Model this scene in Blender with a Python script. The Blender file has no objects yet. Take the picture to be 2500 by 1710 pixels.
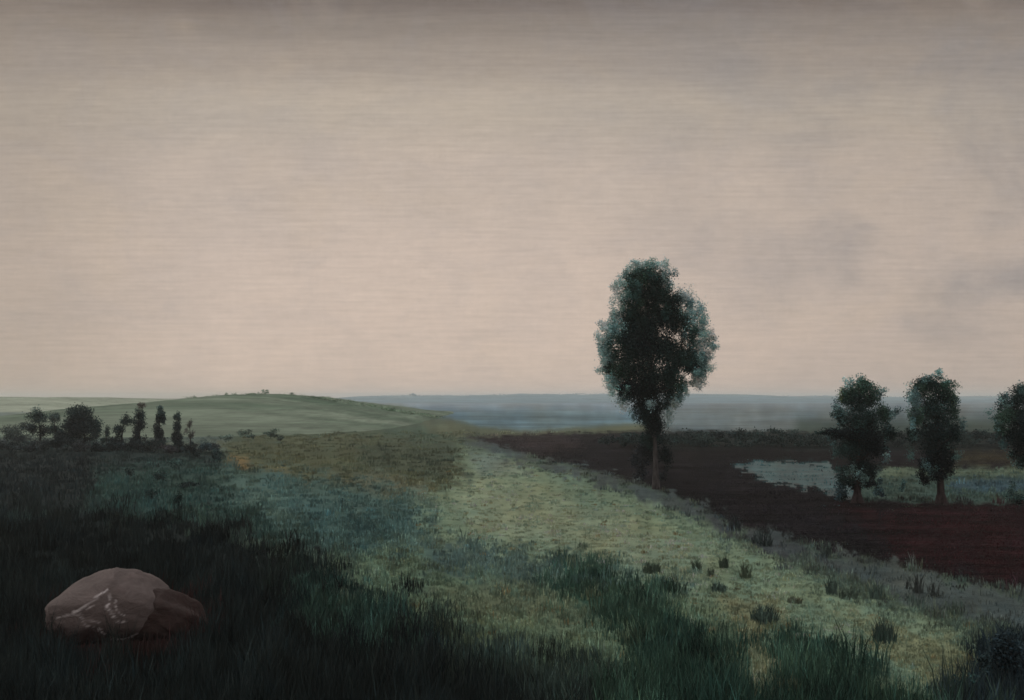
import bpy, math, random
import numpy as np
R = np.random.default_rng(7)
random.seed(7)
sc = bpy.context.scene
COL = sc.collection
# ------------------------------------------------------------------ view geometry
H, F, CX, HY = 6.0, 910.0, 512.0, 397.0     # eye height, focal length in pixels, centre column, horizon row
L0 = 0.80 * np.array((1.05, 1.0, .89))                                    # light reaching open ground, used to turn seen tones into albedo

def dist(py): return H * F / np.maximum(py - HY, 0.9)
def lin(c):
    c = np.asarray(c, float) / 255.0
    return np.where(c <= 0.04045, c / 12.92, ((c + 0.055) / 1.055) ** 2.4)
def alb(c, k=1.0): return np.clip(lin(c) / L0 * k, 0.002, 0.8)

# ------------------------------------------------------------------ noise
def _hash(ix, iy, s):
    h = (ix.astype(np.int64) * 374761393 + iy.astype(np.int64) * 668265263 + s * 974711) & 0xffffffff
    h = ((h ^ (h >> 13)) * 1274126177) & 0xffffffff
    h = (h ^ (h >> 16)) & 0xffffffff
    return h / 4294967295.0
def vnoise(x, y, s=0):
    ix, iy = np.floor(x), np.floor(y)
    fx, fy = x - ix, y - iy
    fx = fx * fx * (3 - 2 * fx); fy = fy * fy * (3 - 2 * fy)
    a, b = _hash(ix, iy, s), _hash(ix + 1, iy, s)
    c, d = _hash(ix, iy + 1, s), _hash(ix + 1, iy + 1, s)
    return (a * (1 - fx) + b * fx) * (1 - fy) + (c * (1 - fx) + d * fx) * fy
def fbm(x, y, s=0, o=4):
    t, a, n = 0, 0.5, 0
    for i in range(o):
        t = t + a * vnoise(x * 2 ** i, y * 2 ** i, s + i * 17); n += a; a *= 0.55
    return t / n * 2 - 1

# ------------------------------------------------------------------ land cover patches (what grows where)
# (cover name, outline, tone, soft edge, edge raggedness)
W0, W1 = -2500, 3600
PATCH = [
 ('meadow', [(W0,396),(330,396),(330,445),(W0,445)], (116,120,103), 10, 3),
 ('meadow', [(W0,418),(60,418),(260,424),(320,432),(320,448),(W0,448)], (84,94,82), 9, 4),
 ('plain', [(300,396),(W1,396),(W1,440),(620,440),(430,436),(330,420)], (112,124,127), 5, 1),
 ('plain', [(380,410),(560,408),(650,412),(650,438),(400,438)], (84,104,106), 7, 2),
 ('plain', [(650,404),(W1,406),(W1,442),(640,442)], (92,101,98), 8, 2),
 ('plain', [(800,418),(W1,410),(W1,446),(780,446)], (54,66,58), 9, 3),
 ('meadow', [(280,422),(380,426),(440,431),(455,440),(300,442)], (60,76,62), 3, 2),
 ('meadow', [(230,402),(400,406),(452,421),(485,436),(480,444),(230,444)], (72,84,66), 5, 3),
 ('meadow', [(418,418),(450,419),(480,426),(530,431),(575,427),(640,423),(660,430),(640,442),(470,442),(430,432)], (86, 90, 68), 4, 2),
 ('meadow', [(222,441),(250,438),(330,434),(400,438),(470,442),(470,482),(452,505),(380,500),(320,492),(222,468)], (80, 83, 60), 6, 10),
 ('meadow', [(355,444),(440,440),(465,446),(462,482),(420,480),(370,476)], (70,76,58), 9, 8),
 ('meadow', [(228,456),(246,458),(252,470),(228,472)], (128,108,70), 4, 3),
 ('meadow', [(264,466),(285,468),(292,478),(272,478)], (108,100,68), 4, 3),
 ('meadow', [(330,478),(380,474),(430,486),(440,500),(380,500)], (98,98,76), 8, 6),
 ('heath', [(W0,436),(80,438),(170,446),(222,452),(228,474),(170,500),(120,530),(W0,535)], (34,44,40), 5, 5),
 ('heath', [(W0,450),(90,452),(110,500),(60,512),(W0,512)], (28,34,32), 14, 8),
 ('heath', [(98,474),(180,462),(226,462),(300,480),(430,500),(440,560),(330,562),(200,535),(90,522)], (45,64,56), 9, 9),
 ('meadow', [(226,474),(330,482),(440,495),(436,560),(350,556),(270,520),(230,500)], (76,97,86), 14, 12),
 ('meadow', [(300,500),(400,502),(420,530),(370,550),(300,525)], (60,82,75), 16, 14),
 ('meadow', [(462,449),(480,444),(560,466),(640,488),(720,522),(800,565),(900,605),(1000,645),(1424,800),(1724,1000),(1200,900),(900,720),(700,660),(560,600),(440,575),(428,540),(424,500),(462,486)], (109,124,98), 11, 16),
 ('meadow', [(470,470),(560,490),(640,520),(700,560),(640,575),(560,552),(480,540),(462,500)], (122,131,103), 18, 12),
 ('meadow', [(470,452),(500,452),(520,470),(480,476)], (106,116,100), 8, 4),
 ('meadow', [(330,560),(430,556),(560,562),(690,590),(770,650),(800,720),(500,705),(380,650)], (90,106,82), 12, 16),
 ('meadow', [(430,545),(560,556),(690,588),(640,606),(520,585),(430,575)], (70,88,80), 12, 14),
 ('meadow', [(430,585),(560,592),(640,600),(600,625),(480,615)], (94,102,78), 14, 12),
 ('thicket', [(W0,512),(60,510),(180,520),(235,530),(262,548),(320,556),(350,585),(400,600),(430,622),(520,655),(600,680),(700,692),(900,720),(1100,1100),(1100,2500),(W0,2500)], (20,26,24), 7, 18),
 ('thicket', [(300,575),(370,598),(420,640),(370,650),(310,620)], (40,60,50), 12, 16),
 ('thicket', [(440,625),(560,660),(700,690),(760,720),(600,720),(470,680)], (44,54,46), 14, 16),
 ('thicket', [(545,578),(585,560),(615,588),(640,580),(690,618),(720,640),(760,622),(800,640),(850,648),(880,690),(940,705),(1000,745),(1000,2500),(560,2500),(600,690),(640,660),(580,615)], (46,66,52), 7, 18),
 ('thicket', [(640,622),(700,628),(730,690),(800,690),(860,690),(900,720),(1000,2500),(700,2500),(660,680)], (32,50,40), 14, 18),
 ('meadow', [(722,600),(770,596),(790,620),(762,640),(775,672),(768,700),(745,700),(742,650)], (108,112,84), 5, 7),
 ('meadow', [(850,612),(950,640),(990,680),(975,720),(940,690),(905,672),(880,650)], (112,116,86), 5, 8),
 ('soil', [(46,612),(70,628),(110,640),(170,640),(205,628),(204,606),(180,592),(150,640),(110,660),(60,650)], (38,21,19), 5, 4),
 ('soil', [(40,618),(110,612),(180,600),(210,618),(202,644),(150,662),(90,664),(48,650)], (34,19,17), 5, 4),
 ('thicket', [(968,672),(990,640),(1024,628),(W1,600),(W1,2500),(940,2500),(950,700)], (30,40,41), 6, 9),
 ('field', [(468,438),(560,433),(640,431),(830,433),(W1,440),(W1,1200),(1200,640),(1024,594),(960,580),(880,562),(820,548),(740,528),(690,503),(640,486),(560,464),(500,449)], (31, 27, 29), 3.0, 4),
 ('field', [(840,505),(1000,505),(W1,480),(W1,800),(1024,590),(900,560)], (46,24,25), 14, 10),
 ('field', [(600,440),(860,446),(870,464),(740,466),(640,462)], (26,23,23), 7, 6),
 ('field', [(470,437),(560,435),(580,445),(540,456),(500,447)], (58,48,47), 6, 5),
 ('field', [(640,430),(835,432),(900,434),(W1,434),(W1,452),(860,450),(640,446)], (32,42,38), 5, 4),
 ('path', [(462,440),(478,439),(500,447),(560,463),(640,485),(690,502),(740,527),(820,548),(900,565),(960,582),(1024,594),(1200,640),(W1,1200),(W1,1350),(1200,695),(1024,634),(960,612),(900,598),(820,570),(755,548),(700,521),(640,497),(560,472),(500,455),(472,448)], (64,71,66), 6, 9),
 ('path', [(690,504),(740,528),(820,550),(840,566),(770,552),(710,524)], (56,60,58), 6, 6),
 ('bank', [(850,470),(1024,467),(W1,464),(W1,500),(1024,503),(900,502),(856,500)], (70,86,74), 3, 3),
 ('bank', [(880,468),(W1,464),(W1,474),(880,476)], (94,106,84), 3, 2),
 ('field', [(945,451),(W1,448),(W1,466),(945,465)], (60,54,38), 5, 4),
 ('pond', [(735,466),(765,462),(828,463),(838,474),(858,490),(855,500),(828,490),(790,484),(758,477)], (66,99,96), 3.0, 4),
 ('bank', [(950,483),(985,480),(W1,482),(W1,490),(985,492),(950,489)], (62,82,84), 2.5, 2),
]
COVERS = ['meadow', 'plain', 'heath', 'thicket', 'field', 'path', 'bank', 'pond', 'soil']

def sdf(px, py, poly):
    P = np.array(poly, float)
    n = len(P); d2 = np.full(px.shape, 1e18); inside = np.zeros(px.shape, bool)
    for i in range(n):
        a, b = P[i], P[(i + 1) % n]
        e = b - a; wx, wy = px - a[0], py - a[1]
        t = np.clip((wx * e[0] + wy * e[1]) / (e @ e), 0, 1)
        d2 = np.minimum(d2, (wx - t * e[0]) ** 2 + (wy - t * e[1]) ** 2)
        cond = (a[1] > py) != (b[1] > py)
        if e[1] != 0:
            inside ^= cond & (px < a[0] + (py - a[1]) * e[0] / e[1])
    d = np.sqrt(d2)
    return np.where(inside, -d, d)

def cover(px, py, rag=1.0):
    px = np.asarray(px, float); py = np.asarray(py, float)
    c = np.tile(lin((72, 84, 70)), (px.size, 1)); ids = np.zeros(px.size, int)
    k = np.clip((py - HY) / 60, 0.15, 1.6)
    n1 = fbm(px / 14, py / (9 * np.maximum(k, .35)), 3, 4); n2 = fbm(px / 5, py / 9, 31, 3)
    nn = n1 * 1.3 + n2 * 0.9
    for (nm, poly, tone, soft, rg) in PATCH:
        P = np.array(poly, float)
        m = (px > P[:, 0].min() - 60) & (px < P[:, 0].max() + 60) & (py > P[:, 1].min() - 40) & (py < P[:, 1].max() + 40)
        if not m.any(): continue
        d = sdf(px[m], py[m], poly) + nn[m] * rg * rag * np.clip(k[m], .3, 1.3)
        w = np.clip(0.5 - d / (2 * soft), 0, 1); w = w * w * (3 - 2 * w)
        c[m] = c[m] * (1 - w[:, None]) + lin(tone) * w[:, None]
        idx = np.where(m)[0][w > 0.5]; ids[idx] = COVERS.index(nm)
    return c, ids

def gz(x, y):
    x = np.asarray(x, float); y = np.asarray(y, float)
    return 0.16 * fbm(x / 9, y / 9, 5, 3) * np.clip((140 - y) / 60, 0, 1)

def to_px(x, y):
    y = np.maximum(y, 1.5)
    return CX + x * F / y, HY + H * F / y

def world(px, py):
    d = float(dist(py)); x = (px - CX) / F * d
    return x, d, float(gz(x, d)), d / F      # x, y, z, metres per pixel

# ------------------------------------------------------------------ object helpers
def mesh(name, V, Fc, mat, parent=None, cols=None, smooth=False):
    me = bpy.data.meshes.new(name)
    V = np.asarray(V, np.float32); Fc = np.asarray(Fc, np.int32)
    k = Fc.shape[1]
    me.vertices.add(len(V)); me.vertices.foreach_set('co', V.ravel())
    me.loops.add(Fc.size); me.loops.foreach_set('vertex_index', Fc.ravel())
    me.polygons.add(len(Fc)); me.polygons.foreach_set('loop_start', np.arange(0, Fc.size, k, dtype=np.int32))
    if cols is not None:
        a = me.color_attributes.new('tone', 'FLOAT_COLOR', 'POINT')
        c4 = np.ones((len(V), 4), np.float32); c4[:, :3] = cols
        a.data.foreach_set('color', c4.ravel())
    me.update(calc_edges=True)
    me.polygons.foreach_set('use_smooth', np.full(len(Fc), smooth, bool))
    me.materials.append(mat)
    o = bpy.data.objects.new(name, me); COL.objects.link(o)
    if parent: o.parent = parent
    return o
def tag(o, label=None, cat=None, group=None, kind=None):
    for k, v in (('label', label), ('category', cat), ('group', group), ('kind', kind)):
        if v: o[k] = v
    return o
def empty(name, loc, label, cat, group=None):
    o = bpy.data.objects.new(name, None); COL.objects.link(o); o.location = loc
    o.empty_display_size = 0.3
    return tag(o, label, cat, group)

# ------------------------------------------------------------------ materials
def new_mat(name):
    m = bpy.data.materials.new(name); m.use_nodes = True
    nt = m.node_tree; b = nt.nodes['Principled BSDF']
    return m, nt, b
def N(nt, t, **kw):
    n = nt.nodes.new(t)
    for k, v in kw.items(): setattr(n, k, v)
    return n
def math_(nt, op, a, b=None, c=None):
    n = N(nt, 'ShaderNodeMath', operation=op)
    for i, v in enumerate((a, b, c)):
        if v is None: continue
        if isinstance(v, (int, float)): n.inputs[i].default_value = v
        else: nt.links.new(v, n.inputs[i])
    return n.outputs[0]

def ground_mat(name, rough=1.0, spec=0.05, stroke=(0.5, 1.6), amount=0.5, fine=0.35, bump=0.3):
    """tone from the land cover, broken up by two layers of stroke-like noise lying on the ground"""
    m, nt, b = new_mat(name)
    at = N(nt, 'ShaderNodeAttribute', attribute_name='tone')
    tc = N(nt, 'ShaderNodeTexCoord')
    mp = N(nt, 'ShaderNodeMapping'); mp.inputs['Scale'].default_value = (stroke[0], stroke[1], 1)
    nt.links.new(tc.outputs['Object'], mp.inputs[0])
    n1 = N(nt, 'ShaderNodeTexNoise'); n1.inputs['Scale'].default_value = 0.7; n1.inputs['Detail'].default_value = 8; n1.inputs['Roughness'].default_value = 0.75; n1.inputs['Distortion'].default_value = 0.6
    n2 = N(nt, 'ShaderNodeTexNoise'); n2.inputs['Scale'].default_value = 6; n2.inputs['Detail'].default_value = 4; n2.inputs['Roughness'].default_value = 0.7
    nt.links.new(mp.outputs[0], n1.inputs['Vector']); nt.links.new(mp.outputs[0], n2.inputs['Vector'])
    f1 = math_(nt, 'MULTIPLY_ADD', n1.outputs[0], amount * 2, 1 - amount)
    f2 = math_(nt, 'MULTIPLY_ADD', n2.outputs[0], fine * 2, 1 - fine)
    f = math_(nt, 'MULTIPLY', math_(nt, 'MAXIMUM', f1, .12), math_(nt, 'MAXIMUM', f2, .12))
    vm = N(nt, 'ShaderNodeVectorMath', operation='SCALE')
    nt.links.new(at.outputs['Color'], vm.inputs[0]); nt.links.new(f, vm.inputs['Scale'])
    nt.links.new(vm.outputs[0], b.inputs['Base Color'])
    b.inputs['Roughness'].default_value = rough; b.inputs['Specular IOR Level'].default_value = spec
    bp = N(nt, 'ShaderNodeBump'); bp.inputs['Strength'].default_value = bump; bp.inputs['Distance'].default_value = 0.15
    nt.links.new(n2.outputs[0], bp.inputs['Height']); nt.links.new(bp.outputs[0], b.inputs['Normal'])
    return m
GM = {
 'meadow': ground_mat('meadow_soil', amount=0.6, fine=0.3, stroke=(0.35, 0.9)),
 'plain': ground_mat('far_plain', amount=0.9, fine=0.8, stroke=(0.012, 0.03), bump=0),
 'heath': ground_mat('heath_soil', amount=0.4, fine=0.35),
 'thicket': ground_mat('thicket_soil', amount=0.4, fine=0.35, stroke=(1.2, 0.9)),
 'field': ground_mat('ploughed_soil', amount=3.2, fine=1.3, stroke=(0.16, 0.8), bump=0.9),
 'path': ground_mat('path_earth', amount=1.0, fine=0.3, stroke=(0.8, 0.8)),
 'soil': ground_mat('bare_red_soil', amount=0.4, fine=0.4),
 'bank': ground_mat('bank_grass', amount=0.4, fine=0.3, stroke=(0.2, 0.8)),
 'pond': ground_mat('pond_water', rough=0.45, spec=0.06, amount=1.3, fine=0.8, stroke=(0.15, 1.0), bump=0.15),
}
def leaf_mat(name, up=0.0, trans=0.0, rough=0.9):
    m, nt, b = new_mat(name)
    at = N(nt, 'ShaderNodeAttribute', attribute_name='tone')
    nt.links.new(at.outputs['Color'], b.inputs['Base Color'])
    b.inputs['Roughness'].default_value = rough; b.inputs['Specular IOR Level'].default_value = 0.08
    if up > 0:
        g = N(nt, 'ShaderNodeNewGeometry')
        vm = N(nt, 'ShaderNodeVectorMath', operation='SCALE'); vm.inputs['Scale'].default_value = 1 - up
        nt.links.new(g.outputs['Normal'], vm.inputs[0])
        ad = N(nt, 'ShaderNodeVectorMath', operation='ADD'); ad.inputs[1].default_value = (0, 0, up)
        nt.links.new(vm.outputs[0], ad.inputs[0])
        nm = N(nt, 'ShaderNodeVectorMath', operation='NORMALIZE'); nt.links.new(ad.outputs[0], nm.inputs[0])
        nt.links.new(nm.outputs[0], b.inputs['Normal'])
    return m
GRASS = leaf_mat('grass_blades', up=0.85)
LEAF = leaf_mat('foliage', up=0.3)
def bark_mat(name, c):
    m, nt, b = new_mat(name)
    tc = N(nt, 'ShaderNodeTexCoord'); mp = N(nt, 'ShaderNodeMapping'); mp.inputs['Scale'].default_value = (6, 6, 1.5)
    nt.links.new(tc.outputs['Object'], mp.inputs[0])
    n1 = N(nt, 'ShaderNodeTexNoise'); n1.inputs['Scale'].default_value = 1.2; n1.inputs['Detail'].default_value = 6
    nt.links.new(mp.outputs[0], n1.inputs['Vector'])
    cr = N(nt, 'ShaderNodeValToRGB'); e = cr.color_ramp.elements
    e[0].position = .35; e[1].position = .68
    a = alb(c, 0.45); z = alb(c, 1.5)
    e[0].color = (*a, 1); e[1].color = (*z, 1)
    nt.links.new(n1.outputs[0], cr.inputs[0]); nt.links.new(cr.outputs[0], b.inputs['Base Color'])
    b.inputs['Roughness'].default_value = 0.95; b.inputs['Specular IOR Level'].default_value = 0.1
    bp = N(nt, 'ShaderNodeBump'); bp.inputs['Strength'].default_value = .6; bp.inputs['Distance'].default_value = .05
    nt.links.new(n1.outputs[0], bp.inputs['Height']); nt.links.new(bp.outputs[0], b.inputs['Normal'])
    return m
BARK_PINK = bark_mat('bark_rose_brown', (66, 61, 58))
BARK_RED = bark_mat('bark_red_brown', (52, 43, 41))
BARK_DARK = bark_mat('bark_dark', (34, 28, 28))

# ------------------------------------------------------------------ the land: one sheet cut along its covers
cols = np.concatenate([np.linspace(W0, -420, 60)[:-1], np.arange(-420, 1450, 2.2), np.linspace(1450, W1, 60)[1:]])
rows = np.concatenate([[397.9, 398.3, 398.8], np.arange(399.3, 450, 0.65), np.arange(450, 560, 1.3), np.arange(560, 760, 2.0), np.arange(760, 1200, 14), [1400, 1800]])
PX, PY = np.meshgrid(cols, rows)
D = dist(PY); X = (PX - CX) / F * np.maximum(D, 9)
qx, qy = to_px(X.ravel(), D.ravel())
cc, ids = cover(qx, qy)
V = np.stack([X.ravel(), D.ravel(), gz(X.ravel(), D.ravel())], 1)
# last rows behind the viewer
nr, ncx = PX.shape
extra = [(-10.0), (-60.0)]
for yb in extra:
    sel = slice((nr - 1) * ncx, nr * ncx)
    vb = V[sel].copy(); vb[:, 0] *= 1 + (4 - yb) / 20; vb[:, 1] = yb; vb[:, 2] = 0
    V = np.concatenate([V, vb]) ; cc = np.concatenate([cc, cc[sel]]); ids = np.concatenate([ids, ids[sel]])
nr += len(extra)
# brush-like tone breakup along the rows
P2 = np.concatenate([PX.ravel(), np.tile(cols, len(extra))]); Q2 = np.concatenate([PY.ravel(), np.full(ncx * len(extra), 1900.)])
st = fbm(P2 / 26, Q2 / 3.2, 90, 3); st2 = fbm(P2 / 9, Q2 / 14, 60, 3)
amp = np.where(np.isin(ids, [COVERS.index('field'), COVERS.index('pond')]), 2.0, 1.0)
g = np.exp(amp * (0.22 * st + 0.22 * st2) + .25 * (amp > 1.5) * fbm(P2 / 60, Q2 / 12, 71, 4))
hue = fbm(P2 / 30, Q2 / 16, 44, 3)
cc = cc * g[:, None] * np.stack([1 + .14 * hue, 1 + 0 * hue, 1 - .12 * hue], 1)
KG = np.ones(len(ids))
for nm_, kk in (('meadow', .76), ('field', .42), ('pond', .47), ('path', .85), ('bank', .62), ('plain', .92), ('heath', .8)): KG[ids == COVERS.index(nm_)] = kk
A = np.clip(cc * KG[:, None] / L0, .0015, .7)
i = np.arange(nr - 1)[:, None] * ncx + np.arange(ncx - 1)[None, :]
i = i.ravel()
Q = np.stack([i, i + ncx, i + ncx + 1, i + 1], 1)    # rows run toward the viewer
fid = ids[Q[:, 0]]
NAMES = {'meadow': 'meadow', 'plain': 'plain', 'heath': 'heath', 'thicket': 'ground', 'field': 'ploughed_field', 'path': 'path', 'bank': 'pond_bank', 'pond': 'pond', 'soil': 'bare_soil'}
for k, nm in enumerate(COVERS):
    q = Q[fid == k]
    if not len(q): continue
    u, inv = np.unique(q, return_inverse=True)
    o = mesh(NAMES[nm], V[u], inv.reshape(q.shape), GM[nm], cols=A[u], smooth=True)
    tag(o, kind='structure')

# ------------------------------------------------------------------ far hills
def hill(name, prof, d0, front, back, tone, tone2, seed):
    """prof: ridge row over column; a rounded ridge standing d0 away"""
    xs = np.arange(prof[0][0], prof[-1][0], 2.0)
    ridge = np.interp(xs, [p[0] for p in prof], [p[1] for p in prof]) + 1.7 * fbm(xs / 20, xs * 0, seed, 3)
    zr = H - (ridge - HY) / F * d0
    t = np.linspace(-1, 1, 90)
    T, XS = np.meshgrid(t, xs, indexing='ij')
    y = np.where(T < 0, d0 + T * front, d0 + T * back)
    fall = np.cos(T * math.pi / 2) ** 0.9
    X_ = (XS - CX) / F * d0
    Z = -0.6 + (zr[None, :] + 0.6) * fall + 0.25 * fbm(X_ / 18, y / 30, seed + 3, 3) * fall
    s1 = fbm(X_ / 26, y / 22, seed + 9, 5); s2 = fbm(X_ / 22, y / 8, seed + 19, 3)
    w = np.clip(0.5 + .9 * s1 + .9 * (np.abs(T) - .35) + .5 * s2, 0, 1)[..., None]
    C = (lin(tone) * (1 - w) + lin(tone2) * w) * np.exp(.22 * s2)[..., None]
    Vh = np.stack([X_.ravel(), y.ravel(), Z.ravel()], 1)
    n0, n1 = T.shape
    i = (np.arange(n0 - 1)[:, None] * n1 + np.arange(n1 - 1)[None, :]).ravel()
    Fh = np.stack([i, i + 1, i + n1 + 1, i + n1], 1)
    return tag(mesh(name, Vh, Fh, GM['plain'], cols=np.clip(C.reshape(-1, 3) / L0, .002, .7), smooth=True), kind='structure')
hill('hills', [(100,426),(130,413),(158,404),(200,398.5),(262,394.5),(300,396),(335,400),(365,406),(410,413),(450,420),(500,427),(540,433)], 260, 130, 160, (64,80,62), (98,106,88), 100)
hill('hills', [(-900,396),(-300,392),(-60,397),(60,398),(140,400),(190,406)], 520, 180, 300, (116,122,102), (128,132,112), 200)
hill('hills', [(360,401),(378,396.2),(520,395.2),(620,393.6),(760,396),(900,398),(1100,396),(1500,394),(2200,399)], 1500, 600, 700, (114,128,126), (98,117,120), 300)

# ------------------------------------------------------------------ blades, leaves
def blades(bx, by, bz, h, w, lean, tone):
    """curved five-vertex blades; all arrays of one length, tone (n,3) albedo"""
    n = len(bx); a = R.uniform(0, 2 * math.pi, n)
    dx, dy = np.cos(a) * w / 2, np.sin(a) * w / 2 * .5
    la = R.uniform(0, 2 * math.pi, n); lx, ly = np.cos(la) * lean * h, np.sin(la) * lean * h
    V = np.empty((n, 5, 3))
    V[:, 0] = np.stack([bx - dx, by - dy, bz - .04], 1); V[:, 1] = np.stack([bx + dx, by + dy, bz - .04], 1)
    mx, my, mz = bx + lx * .3, by + ly * .3, bz + h * .55
    V[:, 2] = np.stack([mx - dx * .8, my - dy * .8, mz], 1); V[:, 3] = np.stack([mx + dx * .8, my + dy * .8, mz], 1)
    V[:, 4] = np.stack([bx + lx, by + ly, bz + h], 1)
    b = np.arange(n)[:, None] * 5
    T = np.concatenate([b + [0, 1, 3], b + [0, 3, 2], b + [2, 3, 4]], 1).reshape(-1, 3)
    return V.reshape(-1, 3), T, np.repeat(tone, 5, axis=0)

def grass_field(name, ntuft, box, want, hsc, per, label, spread=1.0, jitter=5.0, tonek=1.0):
    x0, x1, y0, y1 = box
    px = R.uniform(x0, x1, ntuft); py = R.uniform(y0, y1, ntuft)
    _, idc = cover(px, py)
    jx = px + R.normal(0, jitter, ntuft) * np.clip((py - HY) / 120, .3, 1.5); jy = py + R.normal(0, jitter * .7, ntuft) * np.clip((py - HY) / 120, .2, 1.2)
    c, _ = cover(jx, jy)
    keep = np.isin(idc, [COVERS.index(w) for w in want])
    px, py, c = px[keep], py[keep], c[keep]
    lum = c @ np.array([.3, .6, .1])
    dark = np.clip(1 - lum / 0.16, 0, 1)
    n = len(px)
    big = fbm(px / 22, py / 16, 77, 3)
    tone = np.exp(R.normal(0, .22, n) + .6 * big * (1 + dark) / 1.4)
    hue = R.normal(0, .07, n) + .10 * fbm(px / 40, py / 20, 55, 2)
    c = c * (2.05 + .1 * dark)[:, None] * tone[:, None] * np.stack([1 + hue, np.ones(n), 1 - hue * .8], 1) / L0 * tonek
    # now and then a straw-coloured or pale tuft in the bright meadow
    straw = (R.random(n) < .022) & (lum > .12)
    c[straw] = alb((150, 134, 92)) * R.uniform(.8, 1.1, (straw.sum(), 1))
    h = (.13 + .42 * dark) * hsc * np.exp(R.normal(0, .34, n)) * (1 + .5 * big)
    d = dist(py); wx = (px - CX) / F * d
    rad = (.12 + .16 * dark) * spread * (.6 + d / 45)
    m = per
    ang = R.uniform(0, 2 * math.pi, (n, m)); rr = np.sqrt(R.random((n, m))) * rad[:, None]
    bx = (wx[:, None] + np.cos(ang) * rr).ravel(); by = (d[:, None] + np.sin(ang) * rr).ravel()
    hh = (h[:, None] * R.uniform(.5, 1.1, (n, m)) * (1 - .45 * (rr / rad[:, None]) ** 2)).ravel()
    ww = (np.maximum(.02, .00105 * d)[:, None] * R.uniform(.7, 1.5, (n, m))).ravel()
    ct = np.repeat(c, m, axis=0) * np.exp(R.normal(0, .12, (n * m, 1)))
    V_, T_, C_ = blades(bx, by, gz(bx, by), hh, ww, np.full(n * m, .28) * R.uniform(.2, 1.4, n * m), np.clip(ct, .002, .7))
    o = mesh(name, V_, T_, GRASS, cols=C_)
    return tag(o, label, 'grass', kind='stuff')
grass_field('meadow_grass', 33000, (-160, 1180, 432, 760), ['meadow', 'bank'], .8, 12, 'pale green grass of the open meadow running down the middle')
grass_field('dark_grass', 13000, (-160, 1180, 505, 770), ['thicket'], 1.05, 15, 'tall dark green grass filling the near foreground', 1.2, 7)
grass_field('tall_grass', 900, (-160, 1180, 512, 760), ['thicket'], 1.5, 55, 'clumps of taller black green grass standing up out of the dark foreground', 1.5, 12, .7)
grass_field('dry_grass', 420, (34, 222, 596, 668), ['soil'], .42, 22, 'short dry reddish grass round the foot of the boulders', 1.3, 3, .9)
grass_field('heath_grass', 4500, (-160, 440, 442, 540), ['heath'], .8, 11, 'dusky green grass on the slope below the far left trees')
grass_field('pond_rushes', 220, (728, 866, 460, 503), ['pond', 'bank'], .32, 8, 'dark rushes and weed growing in the small pond and along its edge', 1.5, 9, .6)
grass_field('stubble', 9000, (470, 1180, 437, 680), ['field'], .16, 8, 'short dark brown stubble and clods over the ploughed field', 1.6, 6, .75)
grass_field('verge_grass', 1500, (440, 1180, 446, 640), ['path'], .45, 8, 'short grey green grass on the verge of the ploughed field', 1.2, 3)

# ------------------------------------------------------------------ trees and bushes
def leaves(clumps, s, d, leaf, dens=1.0, base=(0, 0, 0), px0=0, py0=0, grow=1.0):
    """clumps: (px, py, rx, ry, tone, count[, depth]) ; leaf-sized rhombs filling each clump, edges thinning out"""
    Vs, Cs = [], []
    for cl in clumps:
        cx, cy, rx, ry, tone, n = cl[:6]; rx = rx * grow; ry = ry * grow ** .5; n = n * grow ** 2.5
        dep = cl[6] if len(cl) > 6 else random.uniform(-.45, .45) * rx
        n = int(n * dens)
        # several sprays in each clump so that it breaks into tufts
        k = max(3, n // 90)
        u = R.normal(0, 1, (k, 3)); u /= np.linalg.norm(u, axis=1)[:, None]; u *= (R.random(k) ** .45)[:, None] * .82
        which = R.integers(0, k, n)
        p = u[which] + R.normal(0, .23, (n, 3))
        st = np.exp(R.normal(0, .26, k))[which]
        x = (cx - px0 + p[:, 0] * rx) * s; z = (py0 - cy + p[:, 2] * ry) * s; y = (dep + p[:, 1] * rx * .9) * s
        ctr = np.stack([x, y, z], 1)
        a = R.normal(0, 1, (n, 3)); a /= np.linalg.norm(a, axis=1)[:, None]
        b = np.cross(a, R.normal(0, 1, (n, 3))); b /= np.linalg.norm(b, axis=1)[:, None]
        L = leaf * R.uniform(.6, 1.3, n)[:, None]
        q = np.stack([ctr - a * L * .5, ctr + b * L * .28, ctr + a * L * .5, ctr - b * L * .28], 1)
        Vs.append(q.reshape(-1, 3))
        hue = R.normal(0, .06, n)
        c = alb(tone, 1.45) * (st * np.exp(R.normal(0, .18, n)))[:, None] * np.stack([1 + hue, np.ones(n), 1 - hue], 1)
        Cs.append(np.repeat(np.clip(c, .003, .7), 4, axis=0))
    V_ = np.concatenate(Vs); C_ = np.concatenate(Cs)
    if py0 > HY: V_[:, 2] = np.maximum(V_[:, 2], -.05)
    return V_, np.arange(len(V_)).reshape(-1, 4), C_

def tube_path(paths, sides=9):
    Vs, Fs, off = [], [], 0
    for pts in paths:
        pts = [np.array(p, float) for p in pts]
        for i, p in enumerate(pts):
            t = pts[min(i + 1, len(pts) - 1)][:3] - pts[max(i - 1, 0)][:3]; t /= np.linalg.norm(t)
            u = np.cross(t, (0, 1, 0.01)); u /= np.linalg.norm(u); v = np.cross(t, u)
            for k in range(sides):
                a = 2 * math.pi * k / sides; r = p[3] * (1 + .12 * math.sin(3 * a + i))
                Vs.append(p[:3] + u * math.cos(a) * r + v * math.sin(a) * r)
        for i in range(len(pts) - 1):
            for k in range(sides):
                a = off + i * sides + k; b = off + i * sides + (k + 1) % sides
                Fs.append((a, b, b + sides, a + sides))
        off += len(pts) * sides
    return Vs, Fs

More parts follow.
